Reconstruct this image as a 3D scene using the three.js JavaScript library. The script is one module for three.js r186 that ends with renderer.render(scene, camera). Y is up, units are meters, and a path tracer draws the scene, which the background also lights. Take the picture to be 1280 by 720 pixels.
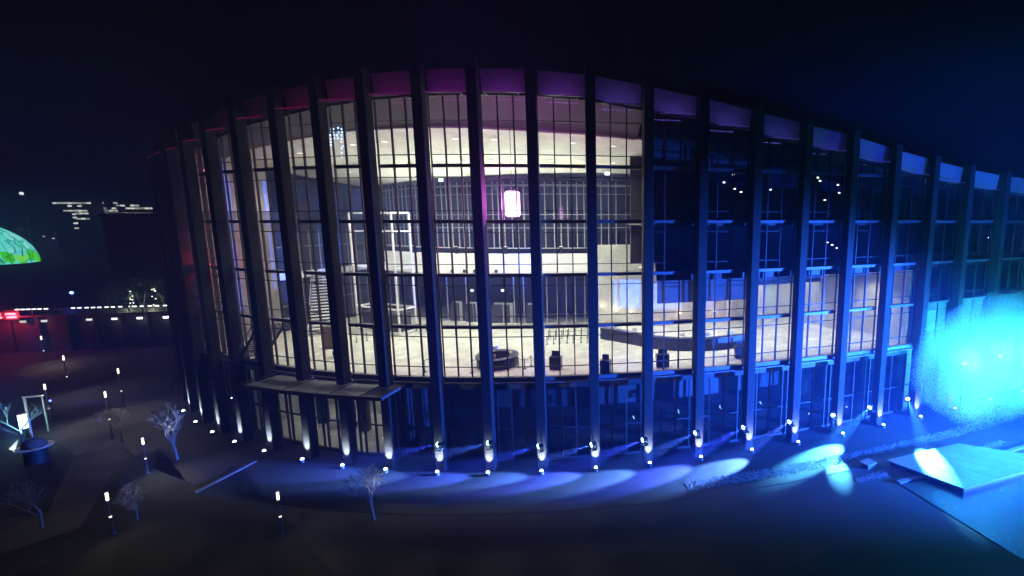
import * as THREE from 'three';
import { mergeGeometries } from 'three/addons/utils/BufferGeometryUtils.js';
import { RectAreaLightUniformsLib } from 'three/addons/lights/RectAreaLightUniformsLib.js';
RectAreaLightUniformsLib.init();

// ------------------------------------------------------------ camera, sky, moon, exposure
const F = 580, CX = 800, CY = 360, TILT = Math.atan(83 / 580), EYE = 23.6;
const scene = new THREE.Scene();
const camera = new THREE.PerspectiveCamera(2 * Math.atan(360 / F) * 180 / Math.PI, 16 / 9, 0.1, 3000);
camera.position.set(0, EYE, 0);
camera.rotation.x = -TILT;
camera.setViewOffset(1280, 720, CX * -1 + 640, 0, 1280, 720);   // the lens is shifted: the optical axis meets the picture right of its middle
scene.add(camera);

const skyData = new Float32Array(64 * 32 * 4);
for (let j = 0; j < 32; j++) for (let i = 0; i < 64; i++) {      // moonless night: even, nearly black navy air, a touch paler at the horizon
  const up = Math.max(0, Math.sin((j / 31 - 0.5) * Math.PI)), k = 1 - 0.5 * up, o = (j * 64 + i) * 4;
  skyData[o] = 0.0002 * k; skyData[o + 1] = 0.0003 * k; skyData[o + 2] = 0.0011 * k; skyData[o + 3] = 1;
}
const skyTex = new THREE.DataTexture(skyData, 64, 32, THREE.RGBAFormat, THREE.FloatType);
skyTex.mapping = THREE.EquirectangularReflectionMapping; skyTex.magFilter = THREE.LinearFilter; skyTex.needsUpdate = true;
scene.background = skyTex; scene.environment = skyTex;
const moon = new THREE.DirectionalLight(0xbfd0ff, 0.006);
moon.position.set(-60, 120, 90); moon.castShadow = true; moon.shadow.radius = 4;
Object.assign(moon.shadow.camera, { left: -120, right: 120, top: 120, bottom: -120, far: 400 });
scene.add(moon, moon.target);

const renderer = new THREE.WebGLRenderer();
renderer.toneMapping = THREE.LinearToneMapping;
renderer.toneMappingExposure = 1;
renderer.shadowMap.enabled = true;
scene.fog = new THREE.FogExp2(0xa4b8ff, 0.0025);                 // stage haze: the beams show in it; tinted blue to paint a blue glow

// ------------------------------------------------------------ small tools
let seed = 7;
const rnd = () => { seed = (seed + 0x6D2B79F5) | 0; let t = Math.imul(seed ^ (seed >>> 15), 1 | seed); t = (t + Math.imul(t ^ (t >>> 7), 61 | t)) ^ t; return ((t ^ (t >>> 14)) >>> 0) / 4294967296; };
const rr = (a, b) => a + (b - a) * rnd();
const taken = {};
function numbered(n) { const k = taken[n] = (taken[n] ?? -1) + 1; return k ? `${n}_${String(k).padStart(3, '0')}` : n; }
const C = (r, g, b) => new THREE.Color().setRGB(r, g, b);
// smooth value noise that tiles
function noiseField(n, cells, s) {
  const g = new Float32Array(cells * cells); let q = s * 9301 + 49297;
  for (let i = 0; i < g.length; i++) { q = (q * 16807 + 11) % 2147483647; g[i] = q / 2147483647; }
  const out = new Float32Array(n * n);
  for (let y = 0; y < n; y++) for (let x = 0; x < n; x++) {
    const fx = x / n * cells, fy = y / n * cells, x0 = fx | 0, y0 = fy | 0, tx = fx - x0, ty = fy - y0;
    const u = tx * tx * (3 - 2 * tx), v = ty * ty * (3 - 2 * ty), x1 = (x0 + 1) % cells, y1 = (y0 + 1) % cells;
    out[y * n + x] = (g[y0 * cells + x0] * (1 - u) + g[y0 * cells + x1] * u) * (1 - v) + (g[y1 * cells + x0] * (1 - u) + g[y1 * cells + x1] * u) * v;
  }
  return out;
}
function mixNoise(n, list) { const o = new Float32Array(n * n); list.forEach(([c, w], k) => { const f = noiseField(n, c, k + c); for (let i = 0; i < o.length; i++) o[i] += f[i] * w; }); return o; }
function greyTexture(n, list, lo, hi, metres, srgb = true) {
  const f = mixNoise(n, list), d = new Uint8Array(n * n * 4); let a = 1e9, b = -1e9;
  for (const v of f) { a = Math.min(a, v); b = Math.max(b, v); }
  for (let i = 0; i < f.length; i++) { const v = lo + (hi - lo) * (f[i] - a) / (b - a); d[i * 4] = d[i * 4 + 1] = d[i * 4 + 2] = v * 255; d[i * 4 + 3] = 255; }
  const t = new THREE.DataTexture(d, n, n); t.wrapS = t.wrapT = THREE.RepeatWrapping; t.magFilter = THREE.LinearFilter; t.minFilter = THREE.LinearMipmapLinearFilter; t.generateMipmaps = true;
  if (srgb) t.colorSpace = THREE.SRGBColorSpace;
  t.repeat.set(1 / metres, 1 / metres); t.needsUpdate = true; return t;
}
const tConcrete = greyTexture(512, [[6, 1], [23, .7], [90, .5], [256, .5]], .78, 1, 9);
const tFine = greyTexture(512, [[9, .6], [60, .6], [256, 1]], .8, 1, 3);
const tGround = greyTexture(1024, [[5, 1], [17, .8], [70, .6], [300, .5], [512, .7]], .3, 1, 34);
const tRough = greyTexture(512, [[7, 1], [40, .7], [200, .6]], .45, 1, 8, false);
const tBump = greyTexture(512, [[30, .6], [128, .6], [256, 1]], 0, 1, 4, false);
const mat = (color, roughness = .6, metalness = 0, more = {}) => new THREE.MeshStandardMaterial({ color, roughness, metalness, ...more });
const M = {
  column: mat(C(.014, .014, .017), .92, 0, { map: tFine }),
  transom: mat(C(.13, .13, .15), .6, .2, { map: tFine }),
  mullion: mat(C(.022, .022, .025), .7, .1),
  fascia: mat(C(.27, .27, .29), .55, .1, { map: tFine }),
  glass: new THREE.MeshPhysicalMaterial({ color: C(.93, .96, .95), roughness: .03, transmission: 1, thickness: 0, ior: 1.5 }),
  darkGlass: new THREE.MeshPhysicalMaterial({ color: C(.35, .4, .42), roughness: .05, transmission: 1, thickness: 0, ior: 1.5 }),
  cream: mat(C(.6, .605, .525), .75, 0, { map: tConcrete }),
  floor: mat(C(.62, .62, .54), .32, 0, { map: tConcrete, roughnessMap: tRough }),
  greyCeil: mat(C(.042, .039, .046), .8, 0, { map: tConcrete }),
  white: mat(C(.7, .7, .68), .5),
  greyWall: mat(C(.3, .29, .25), .8, 0, { map: tConcrete }),
  frame: mat(C(.42, .44, .43), .4, .1),
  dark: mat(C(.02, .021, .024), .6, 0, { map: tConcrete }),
  black: mat(C(.018, .018, .02), .4),
  wood: mat(C(.17, .09, .045), .5, 0, { map: tFine }),
  pink: mat(C(.62, .56, .52), .7, 0, { map: tConcrete }),
  ground: mat(C(.024, .024, .027), .92, 0, { map: tGround, bumpMap: tBump, bumpScale: .01 }),
  asphalt: mat(C(.011, .011, .0125), .8, 0, { map: tGround, bumpMap: tBump, bumpScale: .01 }),
  paving: mat(C(.1, .097, .092), .85, 0, { map: tGround, bumpMap: tBump, bumpScale: .006 }),
  lawn: mat(C(.012, .017, .009), .95, 0, { map: tGround, bumpMap: tBump, bumpScale: .05 }),
  kerb: mat(C(.12, .12, .12), .8, 0, { map: tConcrete }),
  gravel: mat(C(.2, .2, .2), .75, 0, { map: tFine }),
  water: mat(C(.008, .01, .014), .09, 0, { bumpMap: tBump, bumpScale: .012 }),
  slab: mat(C(.15, .15, .16), .55, 0, { map: tConcrete }),
  steel: mat(C(.1, .1, .11), .4, .7),
  bark: mat(C(.2, .18, .16), .9, 0),
  leaf: new THREE.MeshPhysicalMaterial({ color: C(.06, .1, .035), roughness: .9, transmission: .35, thickness: 0, side: THREE.DoubleSide }),
};
const glowMats = {};
function glow(r, g, b, k) { const key = [r, g, b, k].join(); return glowMats[key] ??= new THREE.MeshStandardMaterial({ color: C(.02, .02, .02), roughness: .4, emissive: C(r, g, b), emissiveIntensity: k }); }

function prep(g) { g = g.index ? g.toNonIndexed() : g; for (const k of Object.keys(g.attributes)) if (!['position', 'normal'].includes(k)) g.deleteAttribute(k); return g; }
// uv in metres, from the face that the surface shows most
function metreUV(g) {
  const p = g.attributes.position, n = g.attributes.normal, uv = new Float32Array(p.count * 2);
  for (let i = 0; i < p.count; i += 3) {
    const ax = Math.abs(n.getX(i)), ay = Math.abs(n.getY(i)), az = Math.abs(n.getZ(i));
    for (let k = i; k < i + 3; k++) {
      const x = p.getX(k), y = p.getY(k), z = p.getZ(k);
      uv[k * 2] = ay > ax && ay > az ? x : ax > az ? z : x; uv[k * 2 + 1] = ay > ax && ay > az ? z : y;
    }
  }
  g.setAttribute('uv', new THREE.BufferAttribute(uv, 2)); return g;
}
const merge = (a) => metreUV(mergeGeometries(a.map(prep)));
const one = (x) => Array.isArray(x) ? merge(x) : metreUV(prep(x));
function part(name, g, m, parent) { const o = new THREE.Mesh(one(g), m); o.name = name; o.castShadow = o.receiveShadow = true; parent.add(o); return o; }
function thing(name, label, category, p = [0, 0, 0], turn = 0, group) {
  const o = new THREE.Group(); o.name = numbered(name); o.position.set(...p); o.rotation.y = turn; o.userData = { label, category }; if (group) o.userData.group = group; scene.add(o); return o;
}
function single(name, g, m, label, category, p = [0, 0, 0], turn = 0, group) {
  const o = part(numbered(name), g, m, scene); o.position.set(...p); o.rotation.y = turn; o.userData = { label, category }; if (group) o.userData.group = group; return o;
}
function struct(name, g, m) { const o = part(numbered(name), g, m, scene); o.userData = { kind: 'structure' }; return o; }
function box(w, h, d, x = 0, y = 0, z = 0, ry = 0) { const g = new THREE.BoxGeometry(w, h, d); if (ry) g.rotateY(ry); g.translate(x, y, z); return g; }    // centred in x, z; y = its bottom + h/2
const boxUp = (w, h, d, x, y, z, ry) => box(w, h, d, x, y + h / 2, z, ry);
function rod(a, b, r0, r1 = r0, n = 8) {
  const A = new THREE.Vector3(...a), B = new THREE.Vector3(...b), L = A.distanceTo(B), g = new THREE.CylinderGeometry(r1, r0, L, n);
  g.translate(0, L / 2, 0); g.applyQuaternion(new THREE.Quaternion().setFromUnitVectors(new THREE.Vector3(0, 1, 0), B.clone().sub(A).normalize())); g.translate(...a); return g;
}
function beam(a, b, w, h) {                                        // a square bar from a to b
  const A = new THREE.Vector3(...a), B = new THREE.Vector3(...b), L = A.distanceTo(B), g = new THREE.BoxGeometry(w, h, L);
  const m = new THREE.Matrix4().lookAt(B, A, Math.abs(B.x - A.x) + Math.abs(B.z - A.z) < 1e-4 ? new THREE.Vector3(0, 0, 1) : new THREE.Vector3(0, 1, 0));
  g.applyMatrix4(m); g.translate((A.x + B.x) / 2, (A.y + B.y) / 2, (A.z + B.z) / 2); return g;
}
function tri(list) { const g = new THREE.BufferGeometry(); g.setAttribute('position', new THREE.Float32BufferAttribute(list.flat(), 3)); g.computeVertexNormals(); return g; }
const quad = (a, b, c, d) => [a, b, c, a, c, d];
function spot(color, intensity, from, to, angle, penumbra = 1, radius = 3) {
  const l = new THREE.SpotLight(color, intensity, 0, angle, penumbra, 2); l.position.set(...from); l.target.position.set(...to); l.castShadow = true; l.shadow.radius = radius; scene.add(l, l.target); return l;
}
function point(color, intensity, p, radius = 4) { const l = new THREE.PointLight(color, intensity, 0, 2); l.position.set(...p); l.castShadow = true; l.shadow.radius = radius; scene.add(l); return l; }

// ------------------------------------------------------------ from the photograph to places
function ray(px, py) { const a = (px - CX) / F, b = (CY - py) / F, c = Math.cos(TILT), s = Math.sin(TILT); return [a, c * b - s, -(c + s * b)]; }
function onPlane(px, py, h = 0) { const r = ray(px, py), t = (h - EYE) / r[1]; return [r[0] * t, h, r[2] * t]; }
const heightAt = (px, py, p) => { const r = ray(px, py); return EYE + r[1] * Math.hypot(p[0], p[2]) / Math.hypot(r[0], r[2]); };
// the plan of the facade, a gentle curve through the feet of the columns
const Z = (u) => 3.75652e-5 * u ** 3 - 5.30642e-3 * u ** 2 - .192252 * u - 43.45;
const dZ = (u) => 11.26956e-5 * u ** 2 - 10.61284e-3 * u - .192252;
function P(u, d = 0, y = 0) { const s = dZ(u), n = Math.hypot(1, s); return [u + d * s / n, y, Z(u) - d / n]; }   // d metres inwards
const facing = (u) => -Math.atan(dZ(u));                            // turn of something whose front looks out of the facade
function onCurve(px, py, d) {                                       // where a ray meets the upright surface d metres inside the facade
  const r = ray(px, py); let best = 0, last = null, far = 1e9;
  for (let u = -99; u < 74; u += .05) { const p = P(u, d), c = p[0] * r[2] - p[2] * r[0]; if (last !== null && c * last <= 0 && Math.hypot(p[0], p[2]) < far) { best = u; far = Math.hypot(p[0], p[2]); } last = c; }
  const p = P(best, d); return { u: best, y: heightAt(px, py, p), p };
}
function table(list) { list.sort((a, b) => a[0] - b[0]); return (u) => { if (u <= list[0][0]) return list[0][1]; for (let i = 1; i < list.length; i++) if (u <= list[i][0]) { const [a, b] = [list[i - 1], list[i]], t = (u - a[0]) / (b[0] - a[0]); return a[1] + (b[1] - a[1]) * t; } return list.at(-1)[1]; }; }
const edge = (pts, d) => table(pts.map(([x, y]) => { const q = onCurve(x, y, d); return [q.u, q.y]; }));
const val = (f, u, d) => typeof f === 'function' ? f(u, d) : f;
function prism(u0, u1, d0, d1, lo, hi, n = 24, end) {                    // a solid that follows the facade between two depths and two heights
  const t = [], q = (u, d, h) => { const w = end ? u0 + (u - u0) * (end(d) - u0) / (u1 - u0) : u; return P(w, d, val(h, w, d)); };
  for (let i = 0; i < n; i++) {
    const a = u0 + (u1 - u0) * i / n, b = u0 + (u1 - u0) * (i + 1) / n;
    t.push(...quad(q(a, d0, hi), q(b, d0, hi), q(b, d1, hi), q(a, d1, hi)), ...quad(q(a, d1, lo), q(b, d1, lo), q(b, d0, lo), q(a, d0, lo)));
    t.push(...quad(q(a, d0, lo), q(b, d0, lo), q(b, d0, hi), q(a, d0, hi)), ...quad(q(b, d1, lo), q(a, d1, lo), q(a, d1, hi), q(b, d1, hi)));
  }
  for (const [u, s] of [[u0, 1], [u1, 0]]) { const f = [q(u, d1, lo), q(u, d0, lo), q(u, d0, hi), q(u, d1, hi)]; t.push(...quad(...(s ? f : f.reverse()))); }
  return tri(t);
}
function crossWall(u, d0, d1, th, y0, y1) { const a = P(u, d0), b = P(u, d1); return beam([a[0], (y0 + y1) / 2, a[2]], [b[0], (y0 + y1) / 2, b[2]], th, y1 - y0); }

// ------------------------------------------------------------ the setting: ground, lawns, paths, pool
{
  const g = new THREE.PlaneGeometry(2400, 2400, 4, 4); g.rotateX(-Math.PI / 2); g.translate(0, 0, -500);
  struct('ground', g, M.ground);
  struct('path', prism(-80, 66, -7.2, -1.2, -.05, .03, 40), M.asphalt);
  const flat = (pts, y, th) => { const s = new THREE.Shape(pts.map(([x, z]) => new THREE.Vector2(x, -z))); const e = new THREE.ExtrudeGeometry(s, { depth: th, bevelEnabled: false }); e.rotateX(-Math.PI / 2); e.translate(0, y, 0); return e; };
  const px = (list) => list.map(([x, y]) => { const p = onPlane(x, y); return [p[0], p[2]]; });
  struct('lawn', flat(px([[140, 720], [420, 720], [300, 580], [240, 610], [200, 560], [150, 590]]), -.02, .05), M.lawn);
  struct('lawn', flat(px([[-40, 560], [30, 548], [90, 575], [60, 640], [-60, 660]]), -.02, .05), M.lawn);
  for (const pts of [[[150, 470], [215, 452], [238, 462], [165, 486]], [[20, 470], [85, 452], [110, 458], [60, 476]], [[60, 545], [140, 505], [200, 500], [95, 570]], [[150, 508], [232, 470], [240, 482], [160, 530]], [[-30, 640], [75, 590], [140, 590], [100, 660], [-20, 700]]])
    struct('path', flat(px(pts), -.02, .034), M.paving);
  const k0 = onPlane(243, 617), k1 = onPlane(320, 577);
  struct('kerb', beam([k0[0], .06, k0[2]], [k1[0], .06, k1[2]], .35, .12), M.kerb);
  struct('pool', prism(20, 66, -40, -10.6, -.1, .034, 30), M.water);
  struct('kerb', prism(20, 66, -10.6, -10.2, -.05, .16, 30), M.kerb);
  // two bands of loose pale stones that run along the building
  for (const [d0, d1, u0, u1, n] of [[-5.9, -4.6, 3, 40, 5200], [-9.1, -8.5, 17, 36, 1300]]) {
    const st = new THREE.InstancedMesh(new THREE.IcosahedronGeometry(1, 0), M.gravel, n), m = new THREE.Matrix4();
    for (let i = 0; i < n; i++) {
      const p = P(rr(u0, u1), rr(d0, d1) + .2 * Math.sin(i)), s = rr(.022, .06);
      m.compose(new THREE.Vector3(p[0], .03 + s * .5, p[2]), new THREE.Quaternion().setFromEuler(new THREE.Euler(rnd() * 6, rnd() * 6, 0)), new THREE.Vector3(s, s * .8, s)); st.setMatrixAt(i, m);
    }
    st.name = numbered('gravel_band'); st.castShadow = st.receiveShadow = true; st.userData = { kind: 'stuff', label: u0 < 10 ? 'wide band of loose pale gravel along the column feet' : 'narrow band of loose pale gravel beside the pool edge', category: 'gravel' }; scene.add(st);
  }
}

// ------------------------------------------------------------ the glass hall
const hall = thing('concert_hall', 'huge curved glass concert hall with tall dark columns and lit lobby', 'building');
const topOf = edge([[242, 185], [275, 170], [315, 153], [352, 144], [420, 130], [470, 123], [520, 119], [600, 117], [660, 118], [740, 125], [819, 140], [900, 157], [1010, 184], [1065, 196], [1134, 217], [1200, 232], [1265, 243]], .7);
const feet = [-73, -68.6, -64.4, -60.2, -56, -51.5, -47.2, -42.8, -38.1, -33.1, -28.5, -24, -19, -14.3, -9.4, -4.4, .7, 5.8, 11.2, 16.5, 22.1, 27.7, 33.4, 39.2, 45.8, 52.6, 59.5, 66.4];
const FLOOR = 8.9;
const LEVELS = [8.9, 13.8, 18.7, 23.6, 28.55];
const colShape = new THREE.Shape([[-.45, -.6], [-.4, -.65], [.4, -.65], [.45, -.6], [.45, .25], [.4, .3], [-.4, .3], [-.45, .25]].map(([x, y]) => new THREE.Vector2(x, y)));
const colGeo = new THREE.ExtrudeGeometry(colShape, { depth: 1, bevelEnabled: false }); colGeo.rotateX(-Math.PI / 2);
for (const u of feet) { const g = colGeo.clone(); g.scale(1, topOf(u) + 2.3, 1); const c = part('column', g, M.column, hall); c.position.set(...P(u)); c.rotation.y = facing(u); }

const infill = [], lowGlass = [];
let paneCount = 0;
const paneGeos = {};
for (let i = 0; i + 1 < feet.length; i++) {
  const a = P(feet[i], .72), b = P(feet[i + 1], .72), L = Math.hypot(b[0] - a[0], b[2] - a[2]);
  const bay = new THREE.Group(); bay.name = 'facade_bay'; bay.position.set(...a); bay.rotation.y = Math.atan2(-(b[2] - a[2]), b[0] - a[0]); hall.add(bay); bay.updateMatrixWorld();
  const tA = topOf(feet[i]), tB = topOf(feet[i + 1]), top = (x) => tA + (tB - tA) * x / L;
  const xs = [.34, .34 + (L - .68) / 3, .34 + (L - .68) * 2 / 3, L - .34];
  const solid = feet[i] > 33; const rows = []; LEVELS.forEach((y, k) => { const y2 = LEVELS[k + 1] ?? 99; if (y2 < 99) rows.push([y, y + .98], [y + .98, y2 - .98, 1], [y2 - .98, y2]); else rows.push([y, y + .98], [y + .98, y + 3.9, 1], [y + 3.9, 60]); });  // solid bays: pale panels added in place of glass to catch the cyan spot
  const bars = [];
  for (const [y0, y1, big] of rows) {
    const t0 = Math.max(tA, tB); if (y0 > t0 - .25) continue;
    if (y0 + .01 > 9 && !LEVELS.includes(y0)) { const x1 = y0 < Math.min(tA, tB) ? L : L * .5; bars.push(box(x1 - .1, .07, .12, x1 / 2, y0, 0)); }
    for (let k = 0; k < 3; k++) {
      const xa = xs[k] + .06, xb = xs[k + 1] - .06, za = rr(-.006, .006), zb = rr(-.006, .006);
      const ya = y0 + .05, yc = Math.min(y1 - .05, top(xa) - .05), yd = Math.min(y1 - .05, top(xb) - .05);
      if (yc - ya < .1 || yd - ya < .1) continue;
      const g = tri(quad([xa, ya, za], [xb, ya, zb], [xb, yd, zb * .4], [xa, yc, za * .4]));
      if (solid && y0 < 13.5) { part('light_catch_panel', g, M.slab, bay); continue; }
      if (big && i >= 4 && i < 24 && paneCount < 300) { part('pane', g, M.glass, bay); paneCount++; } else { g.applyMatrix4(bay.matrixWorld); infill.push(g); }
    }
  }
  for (const y of LEVELS) if (y < Math.min(tA, tB) - .3) part('transom', y === 8.9 ? [box(L - .9, .42, .5, L / 2, y - .16, .12), box(L - .9, .1, .95, L / 2, y - .42, .2)] : [box(L - .9, .3, .42, L / 2, y, .06), box(L - .92, .08, .6, L / 2, y + .1, .06)], M.transom, bay);
  for (let k = 0; k < 4; k++) part('mullion', boxUp(k % 3 ? .1 : .07, top(xs[k]) - 8.75, .2, xs[k], 8.75, 0), M.mullion, bay);
  part('glazing_grid', bars.concat([beam([.4, top(.4), 0], [L - .4, top(L - .4), 0], .16, .22)]), M.mullion, bay).userData.kind = 'stuff';
  // fascia panel between the column heads, and the ground storey below the lobby
  const f = [[.5, top(.5) + .12], [L - .5, top(L - .5) + .12]], fp = [];
  for (const [z0, z1] of [[.25, -.6]]) fp.push(tri([...quad([f[0][0], f[0][1], z0], [f[1][0], f[1][1], z0], [f[1][0], f[1][1] + 1.85, z0 + .25], [f[0][0], f[0][1] + 1.85, z0 + .25]), ...quad([f[0][0], f[0][1] + 1.85, z0 + .25], [f[1][0], f[1][1] + 1.85, z0 + .25], [f[1][0], f[1][1] + 1.85, z1], [f[0][0], f[0][1] + 1.85, z1]), ...quad([f[0][0], f[0][1], z1], [f[1][0], f[1][1], z1], [f[1][0], f[1][1], z0], [f[0][0], f[0][1], z0])]));
  part('fascia_panel', fp, M.fascia, bay);
  part('spandrel', box(L, .9, .25, L / 2, 7.95, -.6), solid ? M.slab : M.dark, bay);
  for (let k = 0; k < 4; k++) part('lower_mullion', boxUp(.12, 7.5, .2, xs[k], 0, -.8), M.mullion, bay);
  part('lower_rail', box(L - .3, .12, .2, L / 2, 3.3, -.8), M.mullion, bay); part('lower_rail', box(L - .3, .25, .25, L / 2, .12, -.8), M.mullion, bay);
  for (let k = 0; k < 3; k++) for (const [y0, y1] of [[.3, 3.2], [3.4, 7.4]]) { if (solid) { part('light_catch_panel', box(xs[k + 1] - xs[k] - .14, y1 - y0, .1, (xs[k] + xs[k + 1]) / 2, (y0 + y1) / 2, -.8), M.slab, bay); continue; } const g = tri(quad([xs[k] + .07, y0, -.8], [xs[k + 1] - .07, y0, -.8], [xs[k + 1] - .07, y1, -.8], [xs[k] + .07, y1, -.8])); g.applyMatrix4(bay.matrixWorld); lowGlass.push(g); }
}
part('glass_infill', infill, M.glass, hall).userData.kind = 'stuff';
part('lower_glass', lowGlass, M.glass, hall).userData.kind = 'stuff';

// roof, floors, ceilings and inner walls
const nearEdge = edge([[277, 200], [318, 185], [358, 176], [395, 170], [432, 164], [513, 159], [585, 159], [658, 163], [728, 167], [804, 175]], 5);
const farEdge = edge([[440, 237], [483, 230], [520, 225], [588, 220], [658, 217], [735, 216], [802, 218]], 22);
const ceilAt = (u, d) => d < 1.5 ? topOf(u) - .05 : d <= 5 ? nearEdge(u) : d >= 22 ? farEdge(u) : nearEdge(u) + (farEdge(u) - nearEdge(u)) * (d - 5) / 17;
const uR = (d) => onCurve(815, 300, d).u;                            // the lobby's high part ends along this line
part('roof', prism(-73, 66, .8, 60, (u) => topOf(u) + .6, (u) => topOf(u) + 1.3, 50), M.dark, hall);
part('perimeter_ceiling', prism(-70, .6, .95, 5, ceilAt, (u, d) => ceilAt(u, d) + .25, 40), M.greyCeil, hall);
part('perimeter_ceiling', prism(1.5, 66, .95, 14, (u) => topOf(u) - .05, (u) => topOf(u) + .2, 40), M.greyCeil, hall);
part('sloping_ceiling', prism(-56, .6, 5, 22, ceilAt, (u, d) => ceilAt(u, d) + .25, 60, uR), M.cream, hall);
part('ceiling_edge', prism(-56, .6, 4.85, 4.99, (u) => nearEdge(u) - .12, (u) => nearEdge(u) + .4, 60), M.cream, hall);
part('lobby_floor', prism(-56, 66, .95, 32, 8.35, 8.9, 60), M.floor, hall);
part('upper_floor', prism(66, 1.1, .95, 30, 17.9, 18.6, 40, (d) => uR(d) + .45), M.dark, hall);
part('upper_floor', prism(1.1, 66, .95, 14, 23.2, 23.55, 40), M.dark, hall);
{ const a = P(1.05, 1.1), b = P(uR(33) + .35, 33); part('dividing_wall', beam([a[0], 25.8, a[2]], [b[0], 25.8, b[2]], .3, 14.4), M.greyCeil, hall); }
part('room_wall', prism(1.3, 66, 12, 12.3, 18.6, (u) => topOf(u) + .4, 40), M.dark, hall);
{
  const ye = heightAt(318, 264, P(-52, 6)); part('end_wall', crossWall(-53, 1.2, 9, .4, 8.9, ye), M.greyWall, hall); part('end_wall', crossWall(-53, 1.2, 9, .5, ye, 32), M.cream, hall);
  // dark glazed screen from the end wall to the back of the balcony
  const line = [[346, 264], [371, 255], [417, 242], [478, 230]], A = P(-53, 9), B = P(onCurve(478, 230, 27).u, 27), q = line.map(([x, y]) => { const r = ray(x, y), ex = B[0] - A[0], ez = B[2] - A[2], k = (A[0] * ez - A[2] * ex) / (r[0] * ez - r[2] * ex), p = [r[0] * k, 0, r[2] * k]; p[1] = heightAt(x, y, p); return p; });
  q[0] = [A[0], q[0][1], A[2]]; q[3] = [B[0], q[3][1], B[2]];
  for (let i = 0; i < 3; i++) { const a = q[i], b = q[i + 1]; part('screen_wall', tri([...quad([a[0], FLOOR, a[2]], [b[0], FLOOR, b[2]], b, a), ...quad([b[0], FLOOR, b[2] - .3], [a[0], FLOOR, a[2] - .3], [a[0], a[1], a[2] - .3], [b[0], b[1], b[2] - .3]), ...quad(a, b, [b[0], b[1], b[2] - .3], [a[0], a[1], a[2] - .3])]), M.dark, hall); }
  for (let k = 0; k <= 12; k++) { const t = k / 12, x = A[0] + (B[0] - A[0]) * t, z = A[2] + (B[2] - A[2]) * t; part('screen_mullion', boxUp(.14, 13.5, .14, x, FLOOR, z + .14), M.greyWall, hall); }
  for (const y of [12.3, 16.3, 20.2]) part('screen_transom', beam([A[0], y, A[2] + .16], [B[0], y, B[2] + .16], .12, y === 16.3 ? .9 : .14), y === 16.3 ? M.white : M.greyWall, hall);
}
part('end_wall', crossWall(33.2, 1.2, 32, .4, 8.9, 18), M.cream, hall);
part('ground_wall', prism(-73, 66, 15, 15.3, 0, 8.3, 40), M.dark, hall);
// balcony front, its glass rail, the drum wall beside it
const uB0 = onCurve(484, 330, 22).u, uB1 = onCurve(746, 330, 22).u;
part('balcony_front', [prism(uB0, uB1, 21.7, 22, 16.3, 19.25, 24), prism(uB0, uB1, 21.5, 21.7, 16.3, 17.55, 24)], M.white, hall);
part('balcony_floor', prism(-52, uB1, 22, 27.5, 16.3, 16.8, 24), M.cream, hall);
part('balcony_front', [prism(-40, uB0 - .1, 22.4, 22.6, 16.3, 17.6, 12)], M.white, hall);
part('balcony_rail', prism(uB0, uB1, 21.72, 21.8, 19.95, 20.05, 24), M.frame, hall);
part('balcony_glass', prism(uB0, uB1, 21.74, 21.77, 19.25, 19.95, 24), M.darkGlass, hall);
for (const [x, y] of [[565, 339], [580, 339], [593, 339], [620, 339], [392, 333], [400, 334], [408, 334], [432, 336]]) {
  const q = onCurve(x, y, 21.45), g = new THREE.CylinderGeometry(.24, .24, .12, 16); g.rotateX(Math.PI / 2); const o = part('air_nozzle', g, M.black, hall); o.position.set(...P(q.u, x > 480 ? 21.5 : 22.4, q.y)); o.rotation.y = facing(q.u);
}
const uD0 = uB1 + .1, uD1 = onCurve(872, 400, 21).u;
part('drum_wall', prism(uD0, .9, 21.2, 21.6, 8.9, heightAt(775, 306, P(2, 21.2)), 14, (d) => uR(d) - .1), M.cream, hall);
part('drum_wall', prism(uR(21) - .1, onCurve(938, 390, 20).u, 20, 20.4, 8.9, 17.9, 20), M.pink, hall);
part('drum_wall', prism(onCurve(938, 390, 20).u, 33, 19, 19.4, 8.9, 17.9, 20), M.cream, hall);
// inner curtain wall above the balcony
{
  const y0 = 16.8, y1 = 29.4, u0 = onCurve(478, 260, 27).u, u1 = onCurve(815, 260, 27).u;
  part('inner_glazing', prism(u0, u1, 27.1, 27.12, y0, y1, 24), M.darkGlass, hall);
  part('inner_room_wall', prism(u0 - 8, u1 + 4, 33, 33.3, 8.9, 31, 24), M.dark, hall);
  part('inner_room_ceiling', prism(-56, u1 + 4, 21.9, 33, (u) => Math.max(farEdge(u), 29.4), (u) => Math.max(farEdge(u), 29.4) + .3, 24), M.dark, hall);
  let k = 0; for (let u = u0; u <= u1; u += 1.5 + .5 * (k++ % 3 === 0)) part('inner_mullion', box(.11, y1 - y0, .14), M.frame, hall).position.set(...P(u, 27, (y0 + y1) / 2));
  for (const [py, th] of [[231, .28], [242, .07], [268, .1], [285, .08], [311, .12]]) { const y = heightAt(650, py, P(-11, 27)); part('inner_transom', prism(u0, u1, 26.85, 26.98, y - th / 2, y + th / 2, 24), M.frame, hall); }
}
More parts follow.
